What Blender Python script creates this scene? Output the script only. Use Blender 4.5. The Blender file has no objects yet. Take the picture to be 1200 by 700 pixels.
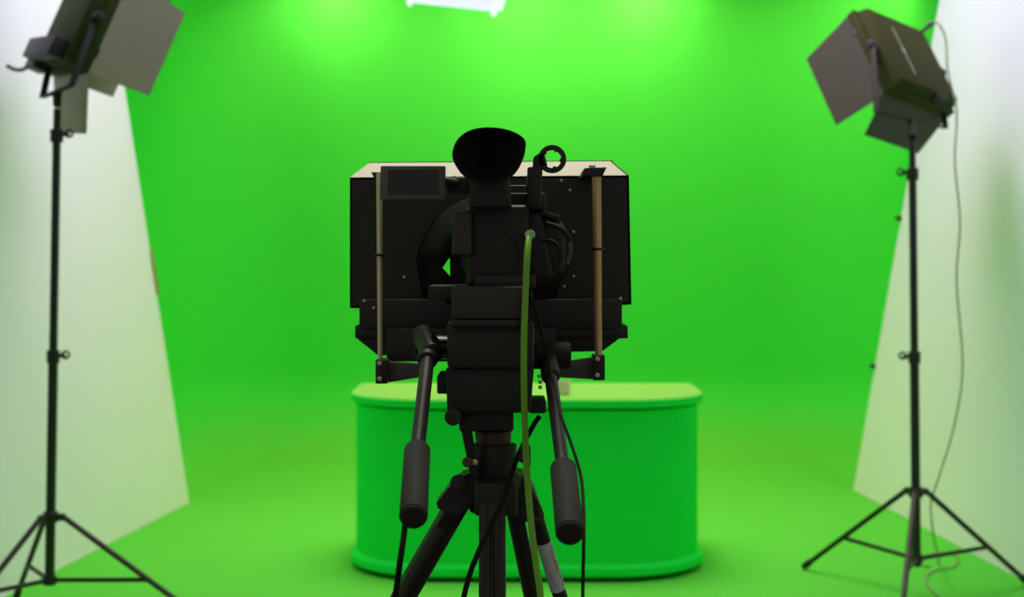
import bpy, bmesh, math, random
from mathutils import Vector, Matrix
random.seed(4)
S = bpy.context.scene
COL = S.collection
F = 1800.0      # focal length in pixels of a 1200 wide frame
H = 1.45        # lens height
HY = 300.0      # row of the horizon

def P(px, py, D):
    return Vector(((px - 600.0) / F * D, D, H - (py - HY) / F * D))

# ------------------------------------------------------------------ materials
def mat(name, col, rough=0.6, metal=0.0, noise=0.0, nscale=40, bump=0.0, emit=None, estr=0, spec=0.5, coat=0):
    m = bpy.data.materials.new(name); m.use_nodes = True
    nt = m.node_tree; b = nt.nodes['Principled BSDF']
    b.inputs['Base Color'].default_value = (*col, 1)
    b.inputs['Roughness'].default_value = rough
    b.inputs['Metallic'].default_value = metal
    b.inputs['Specular IOR Level'].default_value = spec
    b.inputs['Coat Weight'].default_value = coat
    if emit:
        b.inputs['Emission Color'].default_value = (*emit, 1)
        b.inputs['Emission Strength'].default_value = estr
    if noise or bump:
        tc = nt.nodes.new('ShaderNodeTexCoord'); n = nt.nodes.new('ShaderNodeTexNoise')
        n.inputs['Scale'].default_value = nscale; n.inputs['Detail'].default_value = 4
        nt.links.new(tc.outputs['Object'], n.inputs['Vector'])
        if noise:
            mx = nt.nodes.new('ShaderNodeMix'); mx.data_type = 'RGBA'
            mx.inputs['A'].default_value = (*[c * (1 - noise) for c in col], 1)
            mx.inputs['B'].default_value = (*[min(1, c * (1 + noise)) for c in col], 1)
            nt.links.new(n.outputs['Fac'], mx.inputs['Factor'])
            nt.links.new(mx.outputs['Result'], b.inputs['Base Color'])
        if bump:
            bp = nt.nodes.new('ShaderNodeBump'); bp.inputs['Strength'].default_value = bump
            bp.inputs['Distance'].default_value = 0.002
            nt.links.new(n.outputs['Fac'], bp.inputs['Height'])
            nt.links.new(bp.outputs['Normal'], b.inputs['Normal'])
    return m

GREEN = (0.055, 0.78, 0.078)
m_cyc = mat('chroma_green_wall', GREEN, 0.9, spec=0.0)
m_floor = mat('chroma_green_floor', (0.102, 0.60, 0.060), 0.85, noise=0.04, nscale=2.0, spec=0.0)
def lit_floor_blend(m):
    # yellower tone of the lit floor put into the colour, fading out up the sweep
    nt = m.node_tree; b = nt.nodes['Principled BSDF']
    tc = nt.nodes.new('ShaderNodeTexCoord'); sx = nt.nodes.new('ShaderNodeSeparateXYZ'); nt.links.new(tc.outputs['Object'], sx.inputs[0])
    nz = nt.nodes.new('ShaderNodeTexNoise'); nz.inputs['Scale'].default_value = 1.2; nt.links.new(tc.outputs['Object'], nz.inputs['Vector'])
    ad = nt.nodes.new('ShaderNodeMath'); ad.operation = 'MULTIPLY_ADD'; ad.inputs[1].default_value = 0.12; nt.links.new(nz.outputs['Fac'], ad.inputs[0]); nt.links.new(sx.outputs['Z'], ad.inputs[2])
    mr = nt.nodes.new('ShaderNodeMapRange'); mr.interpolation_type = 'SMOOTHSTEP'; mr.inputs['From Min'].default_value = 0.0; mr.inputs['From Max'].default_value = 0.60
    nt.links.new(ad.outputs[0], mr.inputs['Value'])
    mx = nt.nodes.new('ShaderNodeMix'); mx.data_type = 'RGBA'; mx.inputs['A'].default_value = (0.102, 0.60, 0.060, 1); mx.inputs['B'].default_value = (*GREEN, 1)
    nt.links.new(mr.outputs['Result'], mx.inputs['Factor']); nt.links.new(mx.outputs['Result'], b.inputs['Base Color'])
lit_floor_blend(m_cyc)
m_concrete = mat('dark_concrete', (0.10, 0.10, 0.095), 0.9, noise=0.15, nscale=6, bump=0.3, spec=0.2)
m_white = mat('white_board', (0.90, 0.88, 0.92), 0.85, noise=0.015, nscale=2, spec=0.1)
m_desk = mat('green_fabric_desk', (0.018, 0.86, 0.085), 0.9, noise=0.04, nscale=8, bump=0.1, spec=0.0)
m_desktop = mat('green_desktop', (0.19, 0.58, 0.09), 0.8, spec=0.1)
m_dkgreen = mat('dark_green_shade', (0.01, 0.07, 0.012), 0.9, spec=0.1)  # shade below the desktop and at the desk's foot, put into the colour
m_black = mat('black_plastic', (0.020, 0.019, 0.016), 0.55, noise=0.15, nscale=90, bump=0.15)
m_black2 = mat('black_painted_metal', (0.016, 0.015, 0.012), 0.38, noise=0.1, nscale=50)
m_rubber = mat('black_rubber', (0.022, 0.021, 0.018), 0.75, noise=0.2, nscale=120, bump=0.3, spec=0.3)
m_cloth = mat('black_cloth', (0.013, 0.012, 0.011), 0.95, spec=0.1)
m_foam = mat('dark_grey_foam_grip', (0.027, 0.028, 0.023), 0.75, noise=0.2, nscale=200, bump=0.5, spec=0.3)
m_bezel = mat('grey_bezel', (0.12, 0.12, 0.105), 0.5)
m_screen = mat('dark_screen', (0.020, 0.021, 0.02), 0.25)
m_hood = mat('satin_black_hood', (0.022, 0.021, 0.018), 0.5, noise=0.1, nscale=30)
m_hoodtop = mat('grey_hood_top', (0.60, 0.56, 0.47), 0.6)
m_steel = mat('steel_screw', (0.55, 0.53, 0.48), 0.3, metal=0.9)
m_brass = mat('brass_rod', (0.80, 0.70, 0.42), 0.35, metal=0.5)
m_copper = mat('copper_rod', (0.85, 0.50, 0.25), 0.35, metal=0.5)
m_ring = mat('brown_ring', (0.10, 0.07, 0.045), 0.5, metal=0.3)
m_stand = mat('black_stand_metal', (0.022, 0.020, 0.017), 0.4, metal=0.2)
m_lamp = mat('olive_grey_housing', (0.036, 0.045, 0.006), 0.8, spec=0.2, noise=0.08, nscale=12)
m_door = mat('grey_brown_barn_door', (0.052, 0.046, 0.030), 0.65, noise=0.05, nscale=12)
m_door2 = mat('pale_barn_door', (0.34, 0.28, 0.21), 0.65, noise=0.05, nscale=12)  # paler than the right lamp's doors
m_lens = mat('white_diffuser', (0.8, 0.8, 0.75), 0.5)
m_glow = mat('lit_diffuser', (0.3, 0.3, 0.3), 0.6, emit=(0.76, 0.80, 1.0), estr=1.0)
m_bracket = mat('white_bracket', (0.85, 0.85, 0.9), 0.4, emit=(0.85, 0.9, 1.0), estr=0.0)
m_gcable = mat('green_cable', (0.22, 0.55, 0.035), 0.45)
m_bcable = mat('black_cable', (0.011, 0.010, 0.009), 0.75, spec=0.25)
m_bar = mat('matt_black_tube', (0.016, 0.015, 0.013), 0.5, spec=0.35)
m_wcable = mat('pale_green_cord', (0.26, 0.33, 0.17), 0.5)
m_mark = mat('pale_lettering', (0.42, 0.42, 0.32), 0.6)
m_label = mat('white_sticker', (0.72, 0.76, 0.74), 0.45, noise=0.15, nscale=60)
m_blue = mat('blue_print', (0.04, 0.15, 0.40), 0.5)
m_orange = mat('orange_print', (0.75, 0.35, 0.12), 0.5)
m_red = mat('dull_red', (0.16, 0.028, 0.012), 0.5)
m_mug = mat('pale_pink_ceramic', (0.75, 0.62, 0.50), 0.4)
m_grey = mat('grey_post', (0.10, 0.11, 0.08), 0.7)
m_tape = mat('brown_tape', (0.45, 0.30, 0.08), 0.7)
m_dark = mat('dark_ceiling', (0.05, 0.05, 0.05), 0.9, spec=0)
m_glass = bpy.data.materials.new('beam_splitter_glass'); m_glass.use_nodes = True
_b = m_glass.node_tree.nodes['Principled BSDF']
_b.inputs['Base Color'].default_value = (0.95, 1, 0.97, 1); _b.inputs['Roughness'].default_value = 0.0
_b.inputs['Transmission Weight'].default_value = 1.0; _b.inputs['IOR'].default_value = 1.02

# ------------------------------------------------------------------ mesh builder
class MB:
    def __init__(s): s.bm = bmesh.new()
    def _merge(s, b):
        me = bpy.data.meshes.new('t'); b.to_mesh(me); b.free(); s.bm.from_mesh(me); bpy.data.meshes.remove(me)
    def hull8(s, pts, bevel=0.0, seg=2):
        # pts: near face 4 (loop) then far face 4 (matching loop)
        b = bmesh.new(); v = [b.verts.new(p) for p in pts]
        for f in ((0,1,2,3),(7,6,5,4),(0,4,5,1),(1,5,6,2),(2,6,7,3),(3,7,4,0)): b.faces.new([v[i] for i in f])
        bmesh.ops.recalc_face_normals(b, faces=b.faces)
        if bevel: bmesh.ops.bevel(b, geom=list(b.edges), offset=bevel, segments=seg, affect='EDGES', profile=0.5)
        s._merge(b); return s
    def box(s, c, size, rot=None, bevel=0.0):
        c = Vector(c); R = rot if rot else Matrix.Identity(3); h = [q / 2 for q in size]
        sg = [(-1,-1,-1),(1,-1,-1),(1,-1,1),(-1,-1,1),(-1,1,-1),(1,1,-1),(1,1,1),(-1,1,1)]
        return s.hull8([c + R @ Vector((a*h[0], b_*h[1], d*h[2])) for a, b_, d in sg], bevel)
    def pbox(s, x0, y0, x1, y1, Dn, Df, bevel=0.0):
        # box whose near face covers that part of the view at distance Dn
        a = P(x0, y0, Dn); b_ = P(x1, y1, Dn); d = Vector((0, Df - Dn, 0))
        q = [Vector((a.x, Dn, b_.z)), Vector((b_.x, Dn, b_.z)), Vector((b_.x, Dn, a.z)), Vector((a.x, Dn, a.z))]
        return s.hull8(q + [p + d for p in q], bevel)
    def rings(s, rings, cap=True, closed=True):
        b = bmesh.new(); rr = [[b.verts.new(p) for p in r] for r in rings]; n = len(rr[0])
        for i in range(len(rr) - 1):
            for k in range(n if closed else n - 1):
                b.faces.new((rr[i][k], rr[i][(k+1) % n], rr[i+1][(k+1) % n], rr[i+1][k]))
        if cap: b.faces.new(rr[0][::-1]); b.faces.new(rr[-1])
        bmesh.ops.recalc_face_normals(b, faces=b.faces)
        s._merge(b); return s
    def rod(s, a, b_, r1, r2=None, n=20, bevel=0.0):
        a = Vector(a); b_ = Vector(b_); r2 = r1 if r2 is None else r2
        ax = (b_ - a).normalized(); u = ax.orthogonal().normalized(); w = ax.cross(u)
        def ring(p, r): return [p + (u*math.cos(t) + w*math.sin(t))*r for t in [2*math.pi*k/n for k in range(n)]]
        rs = [ring(a, r1), ring(b_, r2)]
        if bevel:
            L = (b_ - a).length; bv = min(bevel, L/3)
            rs = [ring(a, r1-bv), ring(a + ax*bv*.3, r1-bv*.3), ring(a + ax*bv, r1), ring(b_ - ax*bv, r2), ring(b_ - ax*bv*.3, r2-bv*.3), ring(b_, r2-bv)]
        return s.rings(rs)
    def path(s, pts, r, n=10, sub=8):
        pts = [Vector(p) for p in pts]
        if sub > 1 and len(pts) > 2:
            q = []
            for i in range(len(pts) - 1):
                p0 = pts[max(i-1, 0)]; p1 = pts[i]; p2 = pts[i+1]; p3 = pts[min(i+2, len(pts)-1)]
                for k in range(sub):
                    t = k / sub
                    q.append(0.5*((2*p1) + (p2-p0)*t + (2*p0-5*p1+4*p2-p3)*t*t + (3*p1-p0-3*p2+p3)*t**3))
            q.append(pts[-1]); pts = q
        rs = []; u = None
        for i, p in enumerate(pts):
            t = (pts[min(i+1, len(pts)-1)] - pts[max(i-1, 0)]).normalized()
            u = t.orthogonal().normalized() if u is None else (u - t*u.dot(t)).normalized()
            w = t.cross(u)
            rs.append([p + (u*math.cos(a) + w*math.sin(a))*r for a in [2*math.pi*k/n for k in range(n)]])
        return s.rings(rs)
    def prism(s, poly, depth, bevel=0.0):
        # poly: list of 3D points in a plane, extruded by vector depth
        b = bmesh.new(); v = [b.verts.new(p) for p in poly]; d = Vector(depth); w = [b.verts.new(Vector(p) + d) for p in poly]; n = len(v)
        b.faces.new(v); b.faces.new(w[::-1])
        for k in range(n): b.faces.new((v[k], v[(k+1) % n], w[(k+1) % n], w[k]))
        bmesh.ops.recalc_face_normals(b, faces=b.faces)
        if bevel: bmesh.ops.bevel(b, geom=list(b.edges), offset=bevel, segments=2, affect='EDGES')
        s._merge(b); return s
    def ball(s, c, r, sc=(1,1,1), n=16):
        b = bmesh.new(); bmesh.ops.create_uvsphere(b, u_segments=n, v_segments=n//2, radius=r)
        for v in b.verts: v.co = Vector(c) + Vector((v.co.x*sc[0], v.co.y*sc[1], v.co.z*sc[2]))
        s._merge(b); return s
    def torus(s, c, R, r, ax, n=32, m=10, a0=0, a1=2*math.pi):
        ax = Vector(ax).normalized(); u = ax.orthogonal().normalized(); w = ax.cross(u); c = Vector(c)
        rs = []
        full = abs(a1 - a0 - 2*math.pi) < 1e-6
        for k in range(n + 1):
            t = a0 + (a1 - a0)*k/n; d = u*math.cos(t) + w*math.sin(t)
            rs.append([c + d*(R + r*math.cos(q)) + ax*r*math.sin(q) for q in [2*math.pi*j/m for j in range(m)]])
        s.rings(rs, cap=not full)
        if full: bmesh.ops.remove_doubles(s.bm, verts=s.bm.verts, dist=1e-6)
        return s
    def build(s, name, m, parent=None, smooth=35, mats=None):
        me = bpy.data.meshes.new(name)
        org = Vector((0, 0, 0))
        if parent: org = parent_loc(parent)
        else:
            vs = s.bm.verts
            cx = sum(v.co.x for v in vs)/len(vs); cy = sum(v.co.y for v in vs)/len(vs); cz = min(v.co.z for v in vs)
            org = Vector((cx, cy, cz))
        for v in s.bm.verts: v.co -= org
        for f in s.bm.faces: f.smooth = True
        for e in s.bm.edges:
            if len(e.link_faces) == 2 and e.calc_face_angle(0) > math.radians(smooth): e.smooth = False
        s.bm.to_mesh(me); s.bm.free()
        for mm in ([m] if mats is None else mats): me.materials.append(mm)
        o = bpy.data.objects.new(name, me); COL.objects.link(o)
        if parent: o.parent = parent
        else: o.location = org
        return o

def parent_loc(p):
    v = Vector((0, 0, 0))
    while p: v += p.location; p = p.parent
    return v
def tag(o, label, cat, group=None):
    o['label'] = label; o['category'] = cat
    if group: o['group'] = group
    return o
def thing(name, loc, label, cat, group=None):
    o = bpy.data.objects.new(name, None); COL.objects.link(o); o.location = loc; o.empty_display_size = 0.1
    return tag(o, label, cat, group)
def struct(o): o['kind'] = 'structure'; return o

# ------------------------------------------------------------------ the room: green sweep, floor, white side boards
def lx(D): return -1.89 - 0.105*(9.0 - D)     # inner face of the left boards
def rx(D): return 2.11 + 0.062*(9.5 - D)      # inner face of the right boards
CR = 0.6                                       # radius of the sweep between floor and wall
def plan():
    off = 0.66; BK = 11.5; rc = 0.8
    L0 = Vector((lx(3.0) - off, 3.0)); L1 = Vector((lx(BK) - off, BK))
    R1 = Vector((rx(BK) + off, BK)); R0 = Vector((rx(3.0) + off, 3.0))
    pts = []
    def corner(A, B, C, r, n=14):
        u = (A - B).normalized(); v = (C - B).normalized(); ang = math.acos(u.dot(v)); d = r/math.tan(ang/2)
        c = B + (u + v).normalized()*(r/math.sin(ang/2)); p = B + u*d; q = B + v*d
        a0 = math.atan2(p.y-c.y, p.x-c.x); a1 = math.atan2(q.y-c.y, q.x-c.x)
        while a1 - a0 > math.pi: a1 -= 2*math.pi
        while a1 - a0 < -math.pi: a1 += 2*math.pi
        return [(Vector((c.x + r*math.cos(a0+(a1-a0)*k/n), c.y + r*math.sin(a0+(a1-a0)*k/n)))) for k in range(n+1)]
    pts = [L0, L0.lerp(L1, .5)] + corner(L0, L1, R1, rc) + [L1.lerp(R1, .5)] + corner(L1, R1, R0, rc) + [R0.lerp(R1, .5), R0]
    return pts
pl = plan()
nrm = []
for i, p in enumerate(pl):
    t = (pl[min(i+1, len(pl)-1)] - pl[max(i-1, 0)]).normalized()
    nrm.append(Vector((t.y, -t.x)))            # pointing into the room
prof = [(CR*(1-math.sin(a)), CR*(1-math.cos(a))) for a in [math.pi/2*k/14 for k in range(15)]] + [(0, 1.5), (0, 2.6), (0, 4.5)]
rings = [[Vector((p.x + n.x*o, p.y + n.y*o, z)) for (o, z) in prof] for p, n in zip(pl, nrm)]
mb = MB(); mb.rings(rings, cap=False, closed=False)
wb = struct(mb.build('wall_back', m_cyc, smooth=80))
fl = bmesh.new()
def quad(b, x0, y0, x1, y1, mi):
    f = b.faces.new([b.verts.new(v) for v in ((x0,y0,0),(x1,y0,0),(x1,y1,0),(x0,y1,0))]); f.material_index = mi
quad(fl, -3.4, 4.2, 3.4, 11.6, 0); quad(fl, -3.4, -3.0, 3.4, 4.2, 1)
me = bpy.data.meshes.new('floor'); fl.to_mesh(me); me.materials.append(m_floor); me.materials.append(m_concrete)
fo = bpy.data.objects.new('floor', me); COL.objects.link(fo); struct(fo)
mb = MB(); mb.box((0, 7.5, 4.56), (6.8, 8.4, 0.1)); struct(mb.build('ceiling', m_dark))

def board(fx, Dbot, Dtop, Dnear, sgn, name):
    n0 = Vector((fx(Dbot), Dbot, 0)); n1 = Vector((fx(Dnear), Dnear, 0))
    t = (n1 - n0).normalized(); out = Vector((t.y, -t.x, 0)); out = out if out.x*sgn > 0 else -out
    top = 4.2; Dt = Dbot + (Dtop - Dbot)*top/2.8
    poly = [n0, n1, n1 + Vector((0, 0, top)), Vector((fx(Dt), Dt, top))]
    mb = MB(); mb.prism(poly, out*0.045, 0.003)
    return struct(mb.build(name, m_white))
board(lx, 9.0, 7.72, 5.9, -1, 'wall_left')
board(rx, 9.5, 7.92, 5.2, 1, 'wall_right')
# dark end post of the left boards
mb = MB(); mb.box((lx(5.8) + 0.03, 5.83, 1.3), (0.05, 0.05, 2.6), bevel=0.004)
struct(mb.build('trim_1', m_grey))
# small clamps on the slanting edge of the right board, tape on the left one
def edge_pt(fx, Dbot, Dtop, z):
    D = Dbot + (Dtop - Dbot)*z/2.8; return Vector((fx(D), D, z))
for z, lab in ((0.80, 'small grey clamp on slanted edge of right white wall, the lower one'), (1.66, 'small grey clamp on slanted edge of right white wall, the upper one')):
    p = edge_pt(rx, 9.5, 7.92, z)
    root = thing('edge_clamp', p, lab, 'clamp', 'clamps on the right board edge')
    MB().box(p + Vector((-0.008, 0.01, 0)), (0.014, 0.05, 0.03), bevel=0.004).build('jaw', m_lamp, root)
    MB().rod(p + Vector((-0.015, 0.0, 0)), p + Vector((-0.035, -0.0, 0)), 0.006).build('screw', m_stand, root)
p = edge_pt(lx, 9.0, 7.72, 1.36)
d = (edge_pt(lx, 9.0, 7.72, 2) - edge_pt(lx, 9.0, 7.72, 1)).normalized()
mb = MB(); mb.rod(p - d*0.13 + Vector((0.004, 0, 0)), p + d*0.13 + Vector((0.004, 0, 0)), 0.011, n=6)
tag(mb.build('tape_strip', m_tape), 'brown tape strip on the slanted edge of left white wall', 'tape')

# ------------------------------------------------------------------ presenter desk
DX0, DX1, DYF, DYB = -0.755, 0.895, 6.80, 7.70
def desk_outline(inset, z, r=0.43, rb=0.05):
    x0, x1, y0, y1 = DX0 + inset, DX1 - inset, DYF + inset, DYB - inset
    pts = []
    for (cx, cy, a0, rr) in ((x1-r, y0+r, -90, r), (x1-rb, y1-rb, 0, rb), (x0+rb, y1-rb, 90, rb), (x0+r, y0+r, 180, r)):
        for k in range(17):
            a = math.radians(a0 + 90*k/16); pts.append(Vector((cx + rr*math.cos(a), cy + rr*math.sin(a), z)))
    return pts
desk = thing('presenter_desk', (0.07, 7.25, 0), 'large green presenter desk with rounded front corners and pale green top', 'desk')
TZ = 0.812
MB().rings([desk_outline(0.003, TZ-0.003), desk_outline(0.004, TZ)]).build('desktop', m_desktop, desk)
MB().rings([desk_outline(0.006, TZ-0.040), desk_outline(0.0, TZ-0.034), desk_outline(0.0, TZ-0.006), desk_outline(0.003, TZ-0.003)]).build('edge_band', m_desk, desk)
MB().rings([desk_outline(0.03, 0.02), desk_outline(0.022, 0.10), desk_outline(0.022, TZ-0.052)]).build('curved_panel', m_desk, desk)
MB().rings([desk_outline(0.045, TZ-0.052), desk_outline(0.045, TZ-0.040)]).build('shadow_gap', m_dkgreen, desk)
MB().rings([desk_outline(0.012, 0.022), desk_outline(0.0, 0.032), desk_outline(0.0, 0.062), desk_outline(0.020, 0.078)]).build('base_moulding', m_desk, desk)
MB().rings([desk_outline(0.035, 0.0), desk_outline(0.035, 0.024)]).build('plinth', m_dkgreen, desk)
# mug standing on the desk, half hidden by the handle
mc = Vector(((659-600)/F*7.05, 7.05, TZ))
mug = thing('mug', mc, 'small pale mug standing on the green desktop behind the right pan handle', 'mug')
mp = [(0.026, 0), (0.034, 0.006), (0.038, 0.03), (0.040, 0.062), (0.036, 0.062), (0.033, 0.03), (0.028, 0.008)]
MB().rings([[mc + Vector((r*math.cos(t), r*math.sin(t), z)) for t in [2*math.pi*k/24 for k in range(24)]] for r, z in mp]).build('cup', m_mug, mug)
MB().torus(mc + Vector((-0.042, 0, 0.032)), 0.018, 0.005, (0, 1, 0), n=20, m=8).build('handle', m_mug, mug)

# ------------------------------------------------------------------ stand lights
def light_stand(name, base, top, feet, hub_z, low_z, collars, label, wing=1):
    root = thing(name, Vector((base.x, base.y, 0)), label, 'light stand', 'studio light stands')
    base = Vector(base); top = Vector(top); ax = (top - base)
    def at(z): return base + ax*((z - base.z)/ax.z)
    c0, c1 = collars
    MB().rod(base, at(c0), 0.0195).build('lower_tube', m_stand, root)
    MB().rod(at(c0), at(c1), 0.0165).build('middle_tube', m_stand, root)
    MB().rod(at(c1), top, 0.0145).build('upper_tube', m_stand, root)
    for z in (c0, c1):
        cm = MB(); q = at(z)
        cm.rod(q - Vector((0,0,.03)), q + Vector((0,0,.022)), 0.026, bevel=0.004)
        c = cm.build('collar', m_stand, root)
        k = MB(); k.rod(q, q + Vector((wing*0.05, -0.01, 0)), 0.008)
        k.torus(q + Vector((wing*0.052, -0.01, 0.004)), 0.014, 0.0045, (0, 1, 0), n=20, m=8)
        k.build('wing_knob', m_stand, c)
    q = at(hub_z)
    hb = MB(); hb.rod(q - Vector((0,0,.022)), q + Vector((0,0,.022)), 0.030, bevel=0.004)
    for f in feet:
        dr = (Vector((f[0], f[1], 0)) - Vector((q.x, q.y, 0))).normalized()
        hb.box(q + dr*0.035, (0.022, 0.05, 0.028), Matrix.Rotation(math.atan2(dr.y, dr.x) - math.pi/2, 3, 'Z'), 0.003)
    hb.build('leg_hub', m_stand, root)
    w = at(low_z)
    lb = MB(); lb.rod(w - Vector((0,0,.018)), w + Vector((0,0,.018)), 0.028, bevel=0.004); lb.build('brace_collar', m_stand, root)
    for f in feet:
        f3 = Vector((f[0], f[1], 0.014)); dr = (Vector((f[0], f[1], 0)) - Vector((q.x, q.y, 0))).normalized()
        a = q + dr*0.055
        lg = MB(); lg.rod(a, f3, 0.0115); L = lg.build('leg', m_stand, root)
        ft = MB(); ft.rod(f3 + (a - f3).normalized()*0.05, f3, 0.0155, bevel=.003); ft.build('rubber_foot', m_rubber, L)
        mid = a.lerp(f3, 0.60)
        br = MB(); br.rod(w + dr*0.02, mid, 0.0095); br.build('brace', m_stand, root)
    return root

def lamp_head(name, c, r, d, n, W, HH, dep, low_dir, label, low_len, m_dr):
    # c: centre of the rear face; r across, d down, n the way it shines (unit vectors)
    r = r.normalized(); n = n.normalized(); d = d.normalized()
    root = thing(name, c, label, 'studio light', 'barn door studio lights')
    def q(a, b, e): return c + r*a*W/2 + d*b*HH/2 + n*e
    rf = 0.93
    hs = MB()
    def rg(k, e): return [q(-k, -k, e), q(k, -k, e), q(k, k, e), q(-k, k, e)]
    hs.hull8(rg(rf, 0) + rg(1.0, dep*0.55), 0.006)
    hs.build('housing', m_lamp, root)
    MB().hull8(rg(1.05, dep*0.55) + rg(1.05, dep), 0.004).build('front_frame', m_lamp, root)
    MB().hull8(rg(0.9, dep - 0.004) + rg(0.9, dep + 0.002)).build('diffuser', m_lens, root)
    # doors
    def door(e0, e1, outv, length, shrink, nm='barn_door'):
        ax = (e1 - e0); o0 = e0 + ax*shrink + outv*length; o1 = e1 - ax*shrink + outv*length
        th = ax.cross(outv).normalized()*0.004
        m = MB(); m.prism([e0, e1, o1, o0], th, 0.001); D_ = m.build(nm, m_dr, root)
        for t in (0.2, 0.8): MB().rod(e0.lerp(e1, t) - ax.normalized()*0.02, e0.lerp(e1, t) + ax.normalized()*0.02, 0.007, n=10).build('hinge', m_stand, D_)
    k = 1.03
    door(q(-k, -k, dep), q(-k, k, dep), (n - r*0.04).normalized(), 0.27, 0.07)
    door(q(k, -k, dep), q(k, k, dep), (n - r*0.10).normalized(), 0.27, 0.07)
    door(q(-k, k, dep), q(k, k, dep), low_dir.normalized(), low_len, 0.07)
    door(q(-k, -k, dep), q(k, -k, dep), (n + d*0.05).normalized(), 0.20, 0.07)
    # yoke
    pl_, pr_ = q(-1.10, 0, dep*.4), q(1.10, 0, dep*.4)
    return root, q, pl_, pr_

# right lamp
RD = 6.5; spx = F/RD
n = Vector((-.587, .592, -.552)); d = Vector((.235, -.528, -.816)); r = Vector((.775, .609, -.171))
W, HH = 0.434, 0.444
c = P(1011, 3, RD + 0.32) + (r*W + d*HH)*0.5/0.97
root, q, pl_, pr_ = lamp_head('barn_door_light', c, r, d, n, W, HH, 0.095, (n + d*0.42), 'olive grey studio light with barn doors atop the right stand, cord from its back', 0.20, m_door)
def yoke(root, pl_, pr_, drop_l, drop_r, sp):
    y = MB()
    def bar(a, b, wv, tv):
        y.hull8([a - wv - tv, a + wv - tv, b + wv - tv, b - wv - tv, a - wv + tv, a + wv + tv, b + wv + tv, b - wv + tv], 0.002)
    ax = (pr_ - pl_).normalized(); fw = ax.cross(Vector((0, 0, 1))).normalized()
    bar(pl_ + Vector((0,0,.02)), drop_l, fw*0.014, ax*0.004)
    bar(pr_ + Vector((0,0,.02)), drop_r, fw*0.014, ax*0.004)
    bx = (drop_r - drop_l).normalized(); up = fw.cross(bx).normalized()
    bar(drop_l - bx*.004, drop_r + bx*.004, fw*0.014, up*0.004)
    Y = y.build('yoke', m_rubber, root)
    kb = MB(); kb.rod(pl_ - ax*0.03, pl_ + ax*0.012, 0.021, bevel=.004); kb.build('tilt_knob', m_black, Y)
    kb = MB(); kb.rod(pr_ - ax*0.012, pr_ + ax*0.03, 0.021, bevel=.004); kb.build('tilt_knob', m_black, Y)
    mid = (drop_l + drop_r)*0.5
    s_ = MB(); s_.rod(sp + Vector((0, 0, .014)), mid, 0.016); s_.rod(mid - Vector((0,0,.02)), mid, 0.021, bevel=.004); s_.build('spigot', m_rubber, Y)
def onto(p, px, py): # same distance as p, elsewhere in the view
    return P(px, py, p.y)
dl = P(1027, 131, pl_.y - 0.32); dr_ = P(1108, 150, pr_.y - 0.16)
ptop = P(1069, 165, RD)
yoke(root, pl_, pr_, dl, dr_, ptop)
ptop_stand_r = ptop
# pale lettering down the rear
lm = MB()
for k in range(11):
    a = -0.60 + 0.115*k
    if k == 5: w = 0.05
    else: w = 0.016
    x0 = -0.32 + 0.0*k
    lm.hull8([q(x0-w, a, -.002), q(x0+w, a, -.002), q(x0+w, a+.085, -.002), q(x0-w, a+.085, -.002),
              q(x0-w, a, .001), q(x0+w, a, .001), q(x0+w, a+.085, .001), q(x0-w, a+.085, .001)])
lm.build('lettering', m_mark, root)['label'] = 'pale illegible lettering'
gm = MB(); gm.hull8([q(.2, .96, .0), q(.55, .96, .0), q(.55, 1.02, .0), q(.2, 1.02, .0), q(.2, .96, .05), q(.55, .96, .05), q(.55, 1.02, .05), q(.2, 1.02, .05)], .003)
gm.build('switch_box', m_black, root)
# cord plug stub
cord_a = q(0.86, -0.9, -0.01)
MB().rod(cord_a + n*0.02, cord_a - n*0.03 + Vector((0.03, 0, 0.02)), 0.009).build('cord_gland', m_black, root)

light_stand('light_stand', P(1074, 664, RD), ptop, [(1.347, 7.09), (2.265, 6.74), (1.50, 5.93)], P(0, 577, RD).z, P(0, 655, RD).z,
            (P(0, 418, RD).z, P(0, 203, RD).z), 'black light stand with spread tripod legs in front of right white wall', -1)

# left lamp
LD = 6.1; spl = F/LD
n = Vector((.76, .525, -.383)).normalized(); d = Vector((-.36, -.15, -.92)); d = (d - n*d.dot(n)).normalized()
r = -(n.cross(d)).normalized()       # towards the near right edge
if r.x < 0: r = -r
W2, H2 = 0.46, 0.42
c2 = P(81, 18, LD + 0.14)
root, q2, pl2, pr2 = lamp_head('barn_door_light', c2, r, d, n, W2, H2, 0.10, (n*0.45 + d), 'studio light with barn doors at the top left corner of the frame', 0.24, m_door2)
topL = P(67, 128, LD)
dl2 = P(50, 114, pl2.y - .14); dr2 = P(84, 100, pr2.y - .14)
yoke(root, pl2, pr2, dl2, dr2, topL)
gm = MB()
gm.hull8([q2(-.85, .58, -.06), q2(.75, .58, -.06), q2(.75, .98, -.06), q2(-.85, .98, -.06), q2(-.85, .58, .0), q2(.75, .58, .0), q2(.75, .98, .0), q2(-.85, .98, .0)], .006)
gm.build('ballast_box', m_black, root)
gm = MB(); gm.hull8([q2(-1.12, .62, -.02), q2(-.55, .62, -.02), q2(-.55, 1.12, -.02), q2(-1.12, 1.12, -.02), q2(-1.12, .62, .05), q2(-.55, .62, .05), q2(-.55, 1.12, .05), q2(-1.12, 1.12, .05)], .005)
gm.build('switch_box', m_black, root)
hc = q2(-1.05, 1.05, 0.0); hp_ = ((hc.x/hc.y)*F + 600, HY - (hc.z - H)/hc.y*F)
MB().path([hc + (P(8, 76, hc.y) - hc)*t + Vector((0, 0, -.02*math.sin(3*t))) for t in (0, .35, .7, 1)], 0.008).build('tilt_handle', m_black, root)
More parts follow.
